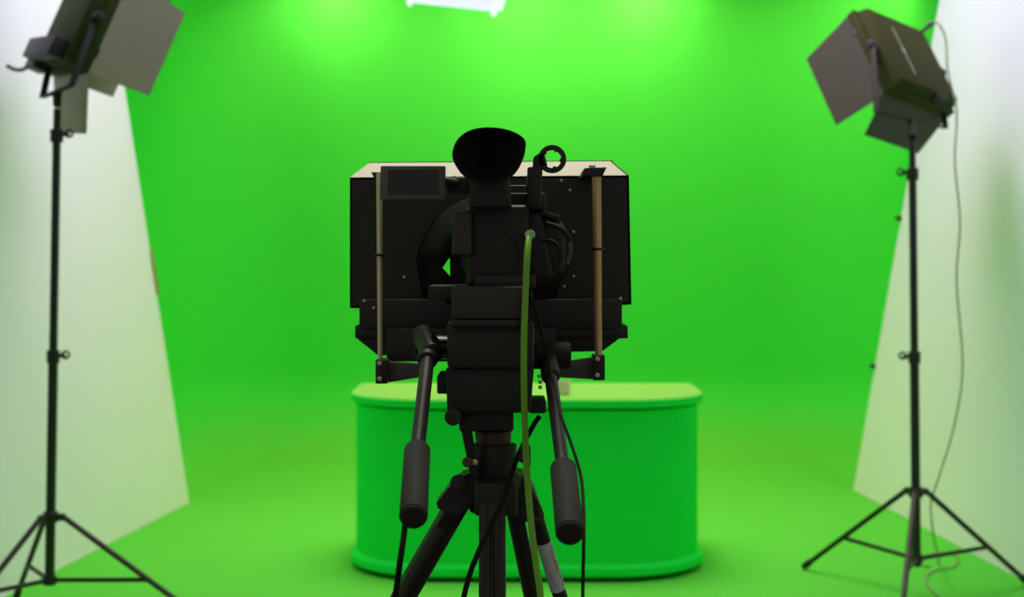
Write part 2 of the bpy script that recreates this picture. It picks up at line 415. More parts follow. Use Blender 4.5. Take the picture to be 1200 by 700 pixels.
light_stand('light_stand', P(58, 686, LD), topL, [(-1.20, 6.02), (-2.085, 6.46), (-2.10, 5.62)], P(0, 606, LD).z, P(0, 680, LD).z,
            (P(0, 417, LD).z, P(0, 158, LD).z), 'black light stand with tripod legs in front of left white wall', 1)

# power cord of the right lamp, hanging behind its stand to a loop on the floor
cp = [cord_a - n*0.03 + Vector((0.03, 0, 0.02))]
for x, y in ((1098, 27), (1108, 45), (1111, 85), (1121, 130), (1119, 190), (1125, 260), (1121, 330), (1128, 430), (1118, 500), (1100, 560), (1091, 590), (1094, 628)):
    cp.append(P(x, y, 6.62))
z0 = 0.008
def fl_pt(x, y): D = F*(H - z0)/(y - HY); return P(x, y, D)
for x, y in ((1100, 660), (1085, 664), (1078, 655), (1100, 648), (1122, 652), (1118, 664), (1098, 668), (1086, 676), (1090, 690), (1120, 715)):
    cp.append(fl_pt(x, y))
tag(MB().path(cp, 0.0042, n=8).build('power_cord', m_wcable), 'thin pale cord hanging from the right studio light to a loop on the floor', 'cord')

# ------------------------------------------------------------------ softlight hanging from the ceiling
sd = 8.0
hang = thing('hanging_softlight', P(535, -45, sd), 'glowing white softlight hanging at the top centre of the frame', 'studio light')
a0 = P(484, 3, sd); a1 = P(570, 12, sd)
rr_ = (a1 - a0); dn = Vector((0.04, -0.10, 0.26))
tr = 0.0
face = [a0, a1 + rr_*0.08, a1 + rr_*0.20 + dn*1.3, a0 - rr_*0.03 + dn*1.3]
nn = (face[1]-face[0]).cross(face[3]-face[0]).normalized()
if nn.y > 0: nn = -nn
MB().prism(face, nn*0.01).build('lit_face', m_glow, hang)
MB().prism([p - nn*0.002 for p in face], -nn*0.10, 0.006).build('housing', m_white, hang)
for (x, y, x1_, y1_) in ((480, -16, 480, 7), (590, -10, 577, 19)):
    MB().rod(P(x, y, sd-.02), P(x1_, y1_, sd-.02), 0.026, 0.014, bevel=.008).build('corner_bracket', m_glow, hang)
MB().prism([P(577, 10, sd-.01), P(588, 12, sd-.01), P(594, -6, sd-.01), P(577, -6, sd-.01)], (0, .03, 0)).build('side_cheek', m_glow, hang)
yk = MB(); pc = (face[0] + face[2])*0.5 - nn*0.05
yk.path([face[0].lerp(face[3], .5) - nn*.05, face[0].lerp(face[3], .5) + Vector((-.05, 0, .35)), face[1].lerp(face[2], .5) + Vector((.05, 0, .35)), face[1].lerp(face[2], .5) - nn*.05], 0.01, sub=1)
yk.rod(pc + Vector((0, 0, .35)), Vector((pc.x, pc.y, 4.51)), 0.02)
yk.build('yoke', m_stand, hang)

# ------------------------------------------------------------------ teleprompter
tp = thing('teleprompter', (-0.04, 2.8, P(0, 450, 2.72).z), 'wide black teleprompter hood on rods mounted around the camcorder lens', 'teleprompter')
N0, N1 = 2.72, 2.96
nt_ = [P(410, 208, N0), P(737, 205.5, N0)]; nb_ = [P(410, 361, N0), P(740, 357, N0)]
ft_ = [P(433, 191, N1), P(717, 189, N1)]; fb_ = [P(425, 362, N1), P(727, 358, N1)]
# back plate with an opening behind the lens
def plate_with_hole(outer, hole, D, th):
    b = bmesh.new(); ov = [b.verts.new(p) for p in outer]; hv = [b.verts.new(p) for p in hole]
    es = [b.edges.new((ov[i], ov[(i+1) % len(ov)])) for i in range(len(ov))] + [b.edges.new((hv[i], hv[(i+1) % len(hv)])) for i in range(len(hv))]
    bmesh.ops.triangle_fill(b, edges=es, use_beauty=True)
    g = bmesh.ops.extrude_face_region(b, geom=b.faces[:])
    bmesh.ops.translate(b, verts=[v for v in g['geom'] if isinstance(v, bmesh.types.BMVert)], vec=(0, th, 0))
    bmesh.ops.recalc_face_normals(b, faces=b.faces)
    m = MB(); m._merge(b); return m
hole = [P(518.5, 314, N0), P(527, 302, N0), P(527.5, 324, N0)]
plate_with_hole([nt_[0], nt_[1], nb_[1], nb_[0]], hole, N0, 0.006).build('back_plate', m_hood, tp)
sh = MB()
t_ = 0.004
def slab(a, b, c, d_, off): sh.hull8([a, b, c, d_] + [p + off for p in (a, b, c, d_)])
slab(nt_[0], ft_[0], fb_[0], nb_[0], Vector((t_, 0, 0)))
slab(nt_[1], ft_[1], fb_[1], nb_[1], Vector((-t_, 0, 0)))
slab(nb_[0], nb_[1], fb_[1], fb_[0], Vector((0, 0, t_)))
sh.build('hood', m_hood, tp)
MB().hull8([nt_[0], nt_[1], ft_[1], ft_[0]] + [p - Vector((0, 0, t_)) for p in (nt_[0], nt_[1], ft_[1], ft_[0])]).build('top_flap', m_hoodtop, tp)['label'] = 'pale grey top flap'
MB().hull8([P(432, 190, N1), P(718, 188, N1), P(718, 192, N1), P(432, 194, N1)] + [p + Vector((0, .008, 0)) for p in (P(432, 190, N1), P(718, 188, N1), P(718, 192, N1), P(432, 194, N1))]).build('flap_lip', m_black, tp)
g0, g1 = P(425, 205, 2.93), P(722, 205, 2.93); g2, g3 = P(722, 355, 2.75), P(425, 355, 2.75)
g0.y = g1.y = 2.93; 
MB().prism([g0, g1, g2, g3], (0, 0.002, 0.002)).build('beam_splitter', m_glass, tp)
# cross bar, tray, monitor under the glass
MB().pbox(421, 351, 729, 385, 2.66, 2.72, .002).build('cross_bar', m_black, tp)
MB().pbox(416, 382, 736, 397, 2.69, 2.98, .002).build('tray', m_black2, tp)
mon = MB()
mon.hull8([P(418, 397, 2.70), P(734, 391, 2.70), P(706, 412, 2.70), P(443, 417, 2.70)] + [p + Vector((0, .2, 0)) for p in (P(418, 397, 2.70), P(734, 391, 2.70), P(706, 412, 2.70), P(443, 417, 2.70))], .002)
mon.build('monitor_shell', m_black, tp)
for (x, xb, y0, y1, mm, w) in ((444.5, 445.5, 203, 424, m_brass, .0054), (699, 701.5, 198, 422, m_copper, .0080)):
    MB().rod(P(x, y0, 2.60), P(xb, y1, 2.60), w*1.0, w*.76).build('support_rod', mm, tp)['label'] = 'brass rod' if mm is m_brass else 'copper coloured rod'
MB().hull8([P(435, 202, 2.6), P(452, 202, 2.6), P(450, 210, 2.6), P(439, 210, 2.6)] + [p + Vector((0, .12, 0)) for p in (P(435, 202, 2.6), P(452, 202, 2.6), P(450, 210, 2.6), P(439, 210, 2.6))]).build('rod_clamp', m_black, tp)
a_ = [P(685, 197, 2.585), P(711, 196, 2.585), P(706, 207, 2.585), P(682, 206, 2.585)]
rc_ = MB(); rc_.hull8([a_[0], a_[1], a_[2], a_[3]] + [p + Vector((0, .14, 0)) for p in a_], .001); rc_.build('rod_clamp', m_black, tp)
MB().rod(P(694, 194, 2.60), P(694, 197, 2.60), .006).build('screw', m_steel, tp)
MB().rod(P(697, 298, 2.59), P(706, 298, 2.59), .0105, n=12); 
for (x, y) in ((445.5, 299), (701, 292)):
    MB().rod(P(x, y-1.5, 2.60), P(x, y+1.5, 2.60), .0105, bevel=.001).build('rod_collar', m_black2, tp)
for (x0, x1, y0, y1, sg) in ((440, 454, 422, 450, 1), (695, 709, 417, 446, -1)):
    br = MB(); br.pbox(x0, y0, x1, y1, 2.585, 2.64, .0015); B_ = br.build('rod_bracket', m_black, tp)
    for yy in (y0 + 4, y1 - 6):
        MB().rod(P((x0+x1)/2 - 2, yy, 2.587), P((x0+x1)/2 - 2, yy, 2.577), .0045, bevel=.001, n=12).build('screw', m_steel, B_)
MB().hull8([P(453, 424, 2.62), P(500, 427, 2.62), P(500, 441, 2.62), P(453, 449, 2.62)] + [p + Vector((0, .02, 0)) for p in (P(453, 424, 2.62), P(500, 427, 2.62), P(500, 441, 2.62), P(453, 449, 2.62))], .001).build('side_plate', m_bezel, tp)
MB().hull8([P(648, 426, 2.62), P(697, 419, 2.62), P(697, 445, 2.62), P(648, 442, 2.62)] + [p + Vector((0, .02, 0)) for p in (P(648, 426, 2.62), P(697, 419, 2.62), P(697, 445, 2.62), P(648, 442, 2.62))], .001).build('side_plate', m_bezel, tp)
MB().pbox(453, 385, 652, 424, 2.65, 2.71, .002).build('base_block', m_black, tp)
# loose screws on the back plate and bar
for x, y in ((474, 325), (658, 212), (668, 223), (672, 272), (672, 324), (661, 336), (427, 353), (727, 350), (438, 361)):
    MB().rod(P(x, y, N0 if y < 349 else 2.66), P(x, y, (N0 if y < 349 else 2.66) - .004), .0030, bevel=.0008, n=12).build('screw', m_steel, tp)
# thin metal frames on the back plate
for (x0, x1) in ((533, 548), (595, 617)):
    fr = MB()
    for a, b in (((x0, 206), (x0, 218)), ((x0, 218), (x1, 218)), ((x1, 218), (x1, 206))):
        fr.rod(P(*a, 2.715), P(*b, 2.715), .0011, n=6)
    fr.build('wire_clip', m_bezel, tp)
# cloth shroud around the lens
sc_ = P(573, 313, 2.66)
shr = MB(); rs = []
for k, (rad, y) in enumerate(((0.128, 2.715), (0.118, 2.69), (0.095, 2.66), (0.075, 2.63))):
    rs.append([Vector((sc_.x + rad*math.cos(t)*(1 + .015*math.sin(9*t)), y, sc_.z + rad*1.02*math.sin(t))) for t in [2*math.pi*j/64 for j in range(64)]])
# leave a narrow slit on the left where the sweep shows through
b = bmesh.new(); V_ = [[b.verts.new(p) for p in r_] for r_ in rs]
for i in range(3):
    for j in range(64):
        if 31 <= j <= 33 and i >= 1: continue
        b.faces.new((V_[i][j], V_[i][(j+1) % 64], V_[i+1][(j+1) % 64], V_[i+1][j]))
shr._merge(b); so = shr.build('lens_shroud', m_cloth, tp)
md = so.modifiers.new('t', 'SOLIDIFY'); md.thickness = 0.0015

# ------------------------------------------------------------------ camcorder
cam = thing('camcorder', P(580, 378, 2.45), 'black camcorder with large round rubber eyecup and flip-out screen behind the teleprompter', 'camcorder')
bd = MB()
bd.hull8([P(548, 335, 2.42), P(620, 335, 2.42), P(620, 240, 2.42), P(548, 240, 2.42)] + [P(545, 335, 2.62), P(612, 335, 2.62), P(612, 244, 2.62), P(545, 244, 2.62)], .008, 3)
bd.pbox(556, 322, 628, 338, 2.40, 2.60, .004)
bd.build('body', m_black, cam)
bt = MB(); bt.pbox(529, 336, 617, 374.5, 2.36, 2.56, .004)
MB().pbox(502, 335, 537, 352, 2.45, 2.55, .002).build('cable_bracket', m_black, cam)
bt.build('battery_base', mat('charcoal_plastic', (0.036, 0.036, 0.032), .6), cam)
# left hand module with red mark
hm = MB(); hm.hull8([P(529, 299, 2.40), P(553, 302, 2.40), P(553, 246, 2.40), P(530, 252, 2.40)] + [P(531, 299, 2.5), P(551, 302, 2.5), P(551, 248, 2.5), P(532, 254, 2.5)], .005, 3)
Hm = hm.build('side_module', mat('dark_grey_plastic', (0.034, 0.036, 0.032), .4), cam)
MB().hull8([P(540, 272, 2.397), P(544, 272, 2.397), P(543, 259, 2.397), P(540.5, 260, 2.397)] + [p + Vector((0, .01, 0)) for p in (P(540, 272, 2.397), P(544, 272, 2.397), P(543, 259, 2.397), P(540.5, 260, 2.397))]).build('red_mark', m_red, Hm)['label'] = 'dull red stripe'
# lens barrel running into the shroud
MB().rod(P(578, 300, 2.60), P(578, 300, 2.69), .052, .058, n=32, bevel=.004).build('lens', m_black, cam)
# hand grip on the right with strap
hg = MB()
prof_ = [(606, 240), (620, 237), (636, 242), (638, 250), (652, 254), (668, 268), (671, 296), (664, 322), (648, 332), (612, 334)]
hg.hull8([P(612, 334, 2.46), P(650, 330, 2.46), P(634, 246, 2.46), P(610, 242, 2.46)] + [P(612, 334, 2.58), P(645, 330, 2.58), P(632, 248, 2.58), P(610, 244, 2.58)], .010, 3)
hg.hull8([P(630, 330, 2.48), P(662, 318, 2.48), P(664, 262, 2.48), P(632, 250, 2.48)] + [P(630, 330, 2.58), P(656, 318, 2.58), P(658, 262, 2.58), P(632, 250, 2.58)], .012, 3)
hg.build('hand_grip', m_black, cam)
st = MB()
def strip(pts, w, D0, th):
    for (a, b) in zip(pts[:-1], pts[1:]):
        A = P(*a, D0); B = P(*b, D0); u = (B - A).normalized(); v = Vector((0, 1, 0))
        s2 = u.cross(v)
        q_ = [A - v*w, B - v*w, B + v*w, A + v*w]
        st.hull8([p + s2*th for p in q_] + [p - s2*th for p in q_])
arc = [(612, 240), (622, 238), (632, 240), (636, 246), (640, 250), (648, 252), (656, 254)]
strip(arc, .03, 2.49, .0018)
st.build('grip_highlight', m_bezel, cam)  # highlight on the grip's shoulder, built as a lighter grey strip
stp = MB()
stp.path([P(640, 262, 2.45), P(660, 270, 2.44), P(669, 290, 2.44), P(667, 312, 2.44), P(655, 330, 2.45), P(640, 333, 2.46)], .0042)
stp.path([P(634, 282, 2.44), P(650, 284, 2.43), P(657, 300, 2.43), P(652, 320, 2.43), P(642, 330, 2.44)], .0030)
stp.build('hand_strap', m_rubber, cam)
yl = MB(); yl.path([P(667, 284, 2.435), P(668.5, 294, 2.433), P(665, 310, 2.433)], .0036, sub=4); yl.build('strap_tag', mat('olive_strap', (.10, .10, .045), .7), cam)
# sockets panel
pn = MB(); pn.rod(P(621, 275, 2.425), P(621, 275, 2.402), .0085, bevel=.0015)
pn.build('video_socket', m_steel, cam)
rgm = MB(); rgm.torus(P(577, 300, 2.418), 0.043, 0.0016, (0, 1, 0), n=40, m=6, a0=-0.3, a1=2.2); rgm.build('rear_rib', m_black2, cam)
# top handle / viewfinder tube
vf = MB()
vf.hull8([P(551, 244, 2.36), P(600, 244, 2.36), P(597, 208, 2.36), P(549, 208, 2.36)] + [P(553, 244, 2.60), P(600, 244, 2.60), P(598, 218, 2.60), P(555, 218, 2.60)], .006, 3)
vf.pbox(549, 226, 640, 246, 2.44, 2.58, .005)
vf.build('viewfinder_tube', m_black, cam)
# eyecup
rim = [(530, 184), (532, 171), (539, 160), (551, 152.5), (566, 149.3), (582, 149.5), (597, 152.5), (609, 158), (615.5, 164.5), (616, 174), (613, 187), (607, 199), (598, 209), (586, 215.5), (572, 217), (558, 214.5), (545, 208), (535.5, 197)]
def smooth_loop(pts, sub=4):
    out = []; n_ = len(pts)
    for i in range(n_):
        p0, p1, p2, p3 = [Vector(pts[(i+k-1) % n_]) for k in range(4)]
        for k in range(sub):
            t = k/sub; out.append(0.5*((2*p1) + (p2-p0)*t + (2*p0-5*p1+4*p2-p3)*t*t + (3*p1-p0-3*p2+p3)*t**3))
    return out
lp = smooth_loop(rim); cc = Vector((571, 190))
def er(s_, D): return [P(cc.x + (p.x-cc.x)*s_, cc.y + (p.y-cc.y)*s_, D) for p in lp]
ec = MB()
ec.rings([er(.42, 2.37), er(.60, 2.355), er(.82, 2.32), er(.97, 2.275), er(1.0, 2.262), er(.985, 2.258), er(.95, 2.268), er(.78, 2.30), er(.55, 2.325), er(.36, 2.332), er(.30, 2.345)], cap=True)
ec.build('eyecup', m_rubber, cam)
MB().rod(P(571, 190, 2.350), P(571, 190, 2.339), .014, bevel=.002).build('eyepiece_lens', m_cloth, cam)
# flip-out screen
lc = thing_ = None
fr = MB()
o_ = [P(445, 234, 2.38), P(522, 234, 2.38), P(522, 194.5, 2.38), P(446, 194.5, 2.38)]
fr.hull8(o_ + [p + Vector((0, .012, 0)) for p in o_], .002, 2)
FR = fr.build('flip_screen', m_bezel, cam); FR['label'] = 'grey framed screen panel'
i_ = [P(454, 228, 2.3790), P(514, 228, 2.3790), P(514, 199, 2.3790), P(455, 199, 2.3790)]
MB().hull8(i_ + [p + Vector((0, .004, 0)) for p in i_]).build('display', m_screen, FR)
hn = MB(); hn.rod(P(519, 213, 2.39), P(550, 218, 2.42), .0085, bevel=.001); hn.pbox(524, 208, 550, 226, 2.40, 2.44, .003)
hn.build('screen_hinge', m_black, cam)
# microphone holder ring on a bracket
mh = MB(); mh.hull8([P(617, 240, 2.40), P(634, 240, 2.40), P(636, 194, 2.40), P(618, 196, 2.40)] + [P(617, 240, 2.44), P(634, 240, 2.44), P(636, 194, 2.44), P(618, 196, 2.44)], .003)
mh.hull8([P(624, 197, 2.40), P(642, 196, 2.40), P(637, 176, 2.40), P(625, 184, 2.40)] + [P(624, 197, 2.43), P(642, 196, 2.43), P(637, 176, 2.43), P(625, 184, 2.43)], .003)
mh.build('microphone_bracket', m_black, cam)
c_ = P(647, 186.5, 2.41); rg_ = []
prf = [(.0145, -.010), (.0212, -.010), (.0224, 0), (.0212, .010), (.0145, .010)]
R_ = MB(); N_ = 56; rs = []
for k in range(N_ + 1):
    t = 2*math.pi*k/N_; notch = 0.0022 if (math.cos(5*t + .4) > 0.75) else 0
    rs.append([c_ + Vector(((rr - (notch if i in (0, 4) else 0))*math.cos(t), yy, (rr - (notch if i in (0, 4) else 0))*math.sin(t))) for i, (rr, yy) in enumerate(prf)])
R_.rings(rs, cap=False); bmesh.ops.remove_doubles(R_.bm, verts=R_.bm.verts, dist=1e-6)
R_.build('microphone_ring', m_black, cam)

# ------------------------------------------------------------------ tripod
TD = 2.5
TX = P(578, 0, TD).x
tri = thing('camera_tripod', (TX, TD, 0), 'heavy black video tripod with two pan handles carrying the camcorder', 'tripod')
hd = MB()
hd.pbox(524, 377, 626, 432, 2.38, 2.60, .006)
hd.hull8([P(524, 484, 2.40), P(622, 484, 2.40), P(626, 430, 2.40), P(522, 430, 2.40)] + [P(528, 484, 2.60), P(618, 484, 2.60), P(622, 430, 2.60), P(526, 430, 2.60)], .006)
hd.pbox(512, 440, 526, 462, 2.42, 2.52, .003)
hd.pbox(620, 470, 640, 485, 2.44, 2.54, .003)
hd.build('fluid_head', m_black, tri)
hp = MB(); hp.pbox(528, 375, 618, 384, 2.36, 2.58, .002); hp.build('camera_plate', m_black2, tri)
MB().rod(P(531, 489, 2.39), P(531, 489, 2.45), .0135, bevel=.002).build('lock_knob', m_black, tri)
pt = MB(); pt.hull8([P(538, 506, 2.43), P(602, 506, 2.43), P(602, 482, 2.43), P(538, 482, 2.43)] + [P(540, 506, 2.57), P(600, 506, 2.57), P(600, 482, 2.57), P(540, 482, 2.57)], .004); pt.build('pan_base', m_black, tri)
def vrod(name, x, y0, y1, r0, r1, mm, D=TD, bv=.003, par=None):
    return MB().rod(P(x, y1, D), P(x, y0, D), r1, r0, n=32, bevel=bv).build(name, mm, par or tri)
vrod('pan_ring', 578, 504, 522, .030, .029, m_ring)
vrod('bowl', 579, 520, 562, .037, .038, m_black)
# drag knobs at the sides
MB().rod(P(486, 406, 2.55), P(540, 408, 2.55), .020, bevel=.003).build('drag_knob', m_black2, tri)
MB().rod(P(669, 417, 2.50), P(600, 417, 2.50), .022, bevel=.004).build('drag_knob', m_rubber, tri)
# left strut with screw
sb = MB(); sb.hull8([P(539, 498, 2.44), P(552, 498, 2.44), P(560, 560, 2.45), P(551, 556, 2.45)] + [p + Vector((0, .02, 0)) for p in (P(539, 498, 2.44), P(552, 498, 2.44), P(560, 560, 2.45), P(551, 556, 2.45))]); sb.build('brake_lever', m_black, tri)
MB().rod(P(548, 542, 2.45), P(548, 542, 2.42), .0085, bevel=.001).rod(P(548, 542, 2.43), P(547, 542, 2.46), .008).build('level_knob', m_ring, tri)
MB().rod(P(556.5, 542, 2.435), P(556.5, 542, 2.425), .0050, bevel=.001, n=14).build('screw', m_steel, tri)
# white glints: small metal studs next to the head
stud = MB()
for (x, y) in ((632, 441), (633, 448), (633, 454)):
    stud.rod(P(x, y, 2.44), P(x, y, 2.425), .0032, bevel=.0006, n=12)
stud.build('steel_studs', m_steel, tri)
# pan handles, reaching back to the operator
def handle(piv, kne, g0, g1, Da, Db, Dc, Dd, r_bar, r_grip):
    a = P(*piv, Da); b_ = P(*kne, Db); g = P(*g0, Dc); e = P(*g1, Dd)
    bar = MB().rod(a, g, r_bar).build('pan_bar', m_bar, tri)
    cl = MB(); u = (g - a).normalized()
    cl.rod(a - u*.012, a + u*.055, r_bar*1.45, r_bar*1.5, bevel=.003)
    C_ = cl.build('handle_clamp', m_black, bar)
    gp = MB(); gp.rod(g, e, r_grip, r_grip, n=32, bevel=.004); G_ = gp.build('grip', m_foam, bar); G_['label'] = 'dark grey foam grip'
    u = (e - g).normalized(); MB().rod(e - u*.001, e + u*.003, r_grip*.86, n=32, bevel=.001).build('end_cap', m_rubber, G_)
handle((503, 404), (0, 0), (489, 528), (484.5, 606), 2.47, 0, 2.18, 1.98, .0108, .0187)
handle((643, 424), (0, 0), (660, 549), (668, 625), 2.47, 0, 2.16, 1.96, .0100, .0187)
MB().rod(P(495, 392, 2.53), P(507, 415, 2.43), .018, bevel=.004).rod(P(510, 408, 2.5), P(540, 408, 2.5), .012).build('handle_rosette', m_black2, tri)
MB().rod(P(640, 412, 2.53), P(645, 436, 2.44), .014, bevel=.004).build('handle_rosette', m_black2, tri)
# spider: three shoulders around the bowl
spd = MB()
spd.rod(P(580, 600, TD), P(580, 556, TD), .042, .046, n=32, bevel=.004)
spd.hull8([P(556, 605, 2.41), P(606, 605, 2.41), P(606, 566, 2.41), P(556, 566, 2.41)] + [P(556, 602, 2.5), P(606, 602, 2.5), P(604, 556, 2.5), P(556, 556, 2.5)], .005)
spd.prism([P(x, y, 2.465) for x, y in ((545, 556), (566, 556), (556, 590), (533, 608), (509, 594), (528, 569))], (0, .075, 0), .004)
spd.prism([P(x, y, 2.49) for x, y in ((594, 556), (616, 558), (629, 582), (634, 612), (617, 614), (596, 604))], (0, .09, 0), .004)
spd.rod(P(537, 566, 2.45), P(537, 566, 2.56), .013, bevel=.002)
spd.build('spider', m_black, tri)
def leg(hip, foot, r0, w, mm=m_black2):
    hip = Vector(hip); foot = Vector(foot); u = (foot - hip).normalized()
    out = Vector((hip.x - TX, hip.y - TD, 0)); out = out.normalized() if out.length > 1e-4 else Vector((0, -1, 0))
    sd_ = u.cross(out).normalized()
    kn = hip.lerp(foot, .52)
    L = MB(); 
    for s_ in (-1, 1): L.rod(hip + sd_*w*s_, kn + sd_*w*s_, r0)
    L.hull8([hip - sd_*(w+r0) - out*r0, hip + sd_*(w+r0) - out*r0, hip + sd_*(w+r0) + u*.05 - out*r0, hip - sd_*(w+r0) + u*.05 - out*r0] +
            [hip - sd_*(w+r0) + out*r0, hip + sd_*(w+r0) + out*r0, hip + sd_*(w+r0) + u*.05 + out*r0, hip - sd_*(w+r0) + u*.05 + out*r0], .003)
    L.hull8([hip - sd_*w - out*r0*.6, hip + sd_*w - out*r0*.6, kn + sd_*w - out*r0*.6, kn - sd_*w - out*r0*.6, hip - sd_*w + out*r0*.6, hip + sd_*w + out*r0*.6, kn + sd_*w + out*r0*.6, kn - sd_*w + out*r0*.6])
    Lo = L.build('leg', mm, tri)
    k = MB(); k.hull8([kn - sd_*(w+r0*1.4) - out*r0*1.5, kn + sd_*(w+r0*1.4) - out*r0*1.5, kn + sd_*(w+r0*1.4) + u*.06 - out*r0*1.5, kn - sd_*(w+r0*1.4) + u*.06 - out*r0*1.5] +
            [kn - sd_*(w+r0*1.4) + out*r0*1.5, kn + sd_*(w+r0*1.4) + out*r0*1.5, kn + sd_*(w+r0*1.4) + u*.06 + out*r0*1.5, kn - sd_*(w+r0*1.4) + u*.06 + out*r0*1.5], .004)
    k.build('leg_clamp', m_black, Lo)
    MB().rod(kn, foot + Vector((0, 0, .02)), r0*.95).build('lower_tube', m_black2, Lo)
    MB().rod(foot + Vector((0, 0, .03)), foot, .022, .026, bevel=.004).build('rubber_foot', m_rubber, Lo)
    return Lo, sd_, u, out
# left leg
hl = P(541, 582, 2.50); pp = P(473, 700, 2.53); u = (pp - hl); f_l = hl + u*(hl.z/(hl.z - pp.z))
leg(hl, f_l, .0185, .012)
# front leg, straight towards the operator
hf = P(577, 588, 2.42); pf = P(577, 700, 2.34); u = pf - hf; f_f = hf + u*(hf.z/(hf.z - pf.z))
leg(hf, f_f, .0105, .0105)
# right leg: the two tubes are seen apart
hr = P(612, 590, 2.55); pr = P(636, 700, 2.62); u = pr - hr; f_r = hr + u*(hr.z/(hr.z - pr.z))
Lr = MB().rod(P(600, 585, 2.54), P(600, 585, 2.54).lerp(f_r + Vector((-.03, 0, 0)), .55), .0145)
Lr.rod(P(622, 585, 2.54), P(622, 585, 2.54).lerp(f_r + Vector((.10, 0.0, 0)), .55), .0125)
LR = Lr.build('leg', m_black2, tri)
kA = P(600, 585, 2.54).lerp(f_r + Vector((-.03, 0, 0)), .55); kB = P(622, 585, 2.54).lerp(f_r + Vector((.10, 0, 0)), .55); km = (kA + kB)/2
MB().hull8([km + Vector((x, y, z)) for (x, y, z) in ((-.07,-.025,-.05),(.07,-.025,-.05),(.07,-.025,.03),(-.07,-.025,.03),(-.07,.025,-.05),(.07,.025,-.05),(.07,.025,.03),(-.07,.025,.03))], .004).build('leg_clamp', m_black, LR)
MB().rod(km, f_r + Vector((.03, 0, .02)), .013).build('lower_tube', m_black2, LR)
MB().rod(f_r + Vector((.03, 0, .03)), f_r + Vector((.03, 0, 0)), .022, .026, bevel=.004).build('rubber_foot', m_rubber, LR)
# mid-level struts joining the legs to a hub
mh_ = Vector((TX, 2.45, .42)); sp_ = MB(); sp_.rod(mh_ - Vector((0,0,.02)), mh_ + Vector((0,0,.02)), .03, bevel=.004)
for A, B in ((hl, f_l), (hf, f_f), (hr, f_r)):
    sp_.rod(mh_, A.lerp(B, .66), .008)
sp_.build('spreader', m_black, tri)
# white sticker wrapped on the right tube
A = P(622, 585, 2.54); B = kB; ax = (B - A).normalized()
def on_tube(py):
    t = (py - 585)/(P_y(B) - 585); return t
def proj_y(p): return HY - (p.z - H)*F/p.y
def tube_at(py):
    lo, hi = 0.0, 1.0
    for _ in range(40):
        m_ = (lo + hi)/2
        if proj_y(A.lerp(B, m_)) < py: lo = m_
        else: hi = m_
    return A.lerp(B, lo)
s0, s1 = tube_at(634), tube_at(690)
uu = ax.cross(Vector((0, -1, 0))).normalized(); vv = uu.cross(ax).normalized()
if vv.y > 0: vv = -vv
lb = MB(); rs = []
for k in range(13):
    p = s0.lerp(s1, k/12)
    rs.append([p + (uu*math.sin(t) + vv*math.cos(t))*.0133 for t in [math.radians(-80 + 160*j/14) for j in range(15)]])
lb.rings(rs, cap=False, closed=False)
SK = lb.build('sticker', m_label, LR, smooth=60); SK['label'] = 'worn white sticker with blue print'
sgn_u = 1 if uu.x > 0 else -1
def onlab(t, ang): return s0.lerp(s1, t) + (uu*sgn_u*math.sin(math.radians(ang)) + vv*math.cos(math.radians(ang)))*.0135
pm = MB()
for k in range(16):
    if k in (4, 5, 10): continue
    pm.rod(onlab(.08 + k*.052, 52), onlab(.08 + k*.052 + .03, 52 + (k % 3)*5), .0008, n=6)
for k in range(5): pm.rod(onlab(.60 + k*.07, -25 + 4*k), onlab(.63 + k*.07, -18 + 5*k), .0007, n=6)
pm.build('blue_print', m_blue, SK)
MB().rod(onlab(.15, 35), onlab(.62, 38), .0008, n=6).build('orange_print', m_orange, SK)

# ------------------------------------------------------------------ cables
def cable(name, pts, r, mm, label, cat='cable', sub=8):
    return tag(MB().path(pts, r, sub=sub).build(name, mm), label, cat)
cable('video_cable', [P(621, 276, 2.40), P(619.5, 282, 2.375), P(617.5, 305, 2.355), P(615.5, 350, 2.35), P(614, 400, 2.34), P(614, 450, 2.34), P(615.5, 510, 2.345), P(618, 560, 2.35), P(622, 610, 2.33), P(628, 660, 2.31), P(634, 705, 2.29), P(640, 800, 2.27), P(640, 1000, 2.25), Vector((.10, 2.1, .006)), Vector((.2, 1.7, .006))],
      .0052, m_gcable, 'bright green cable hanging from the camcorder down in front of the tripod')
cable('remote_cable', [P(623, 342, 2.39), P(624, 352, 2.37), P(632, 378, 2.37), P(638, 405, 2.38), P(647, 440, 2.36), P(657, 485, 2.22), P(671, 525, 2.17), P(681, 560, 2.13), P(684, 600, 2.06), P(684, 640, 2.02), P(683, 700, 2.0), P(684, 800, 2.0), P(684, 1100, 2.0), P(690, 1450, 2.2)],
      .0024, m_bcable, 'thin black cable running down along the right pan handle')
cable('black_cable', [P(477, 585, 2.10), P(474, 622, 2.06), P(470, 650, 2.02), P(466, 680, 2.03), P(461, 720, 2.05), P(455, 800, 2.1), P(450, 1100, 2.2), P(450, 1400, 2.3)],
      .0042, m_bcable, 'black cable hanging below the left pan handle grip')
cable('black_cable', [P(603, 545, 2.44), P(597, 566, 2.40), P(588, 590, 2.375), P(576, 615, 2.35), P(563, 642, 2.33), P(551, 672, 2.32), P(543, 702, 2.31), P(530, 760, 2.3), P(520, 1000, 2.3), P(515, 1400, 2.3)],
      .0042, m_bcable, 'black cable looping across the front tripod leg')
cable('black_cable', [P(633, 488, 2.43), P(628, 494, 2.43), P(619, 510, 2.44), P(610, 528, 2.44), P(603, 545, 2.44)],
      .0040, m_bcable, 'short black cable slanting from the tripod head to the bowl')
dg = MB(); dg.hull8([P(606, 540, 2.42), P(622, 548, 2.42), P(622, 522, 2.42), P(612, 520, 2.42)] + [P(606, 540, 2.45), P(622, 548, 2.45), P(622, 522, 2.45), P(612, 520, 2.45)], .004)
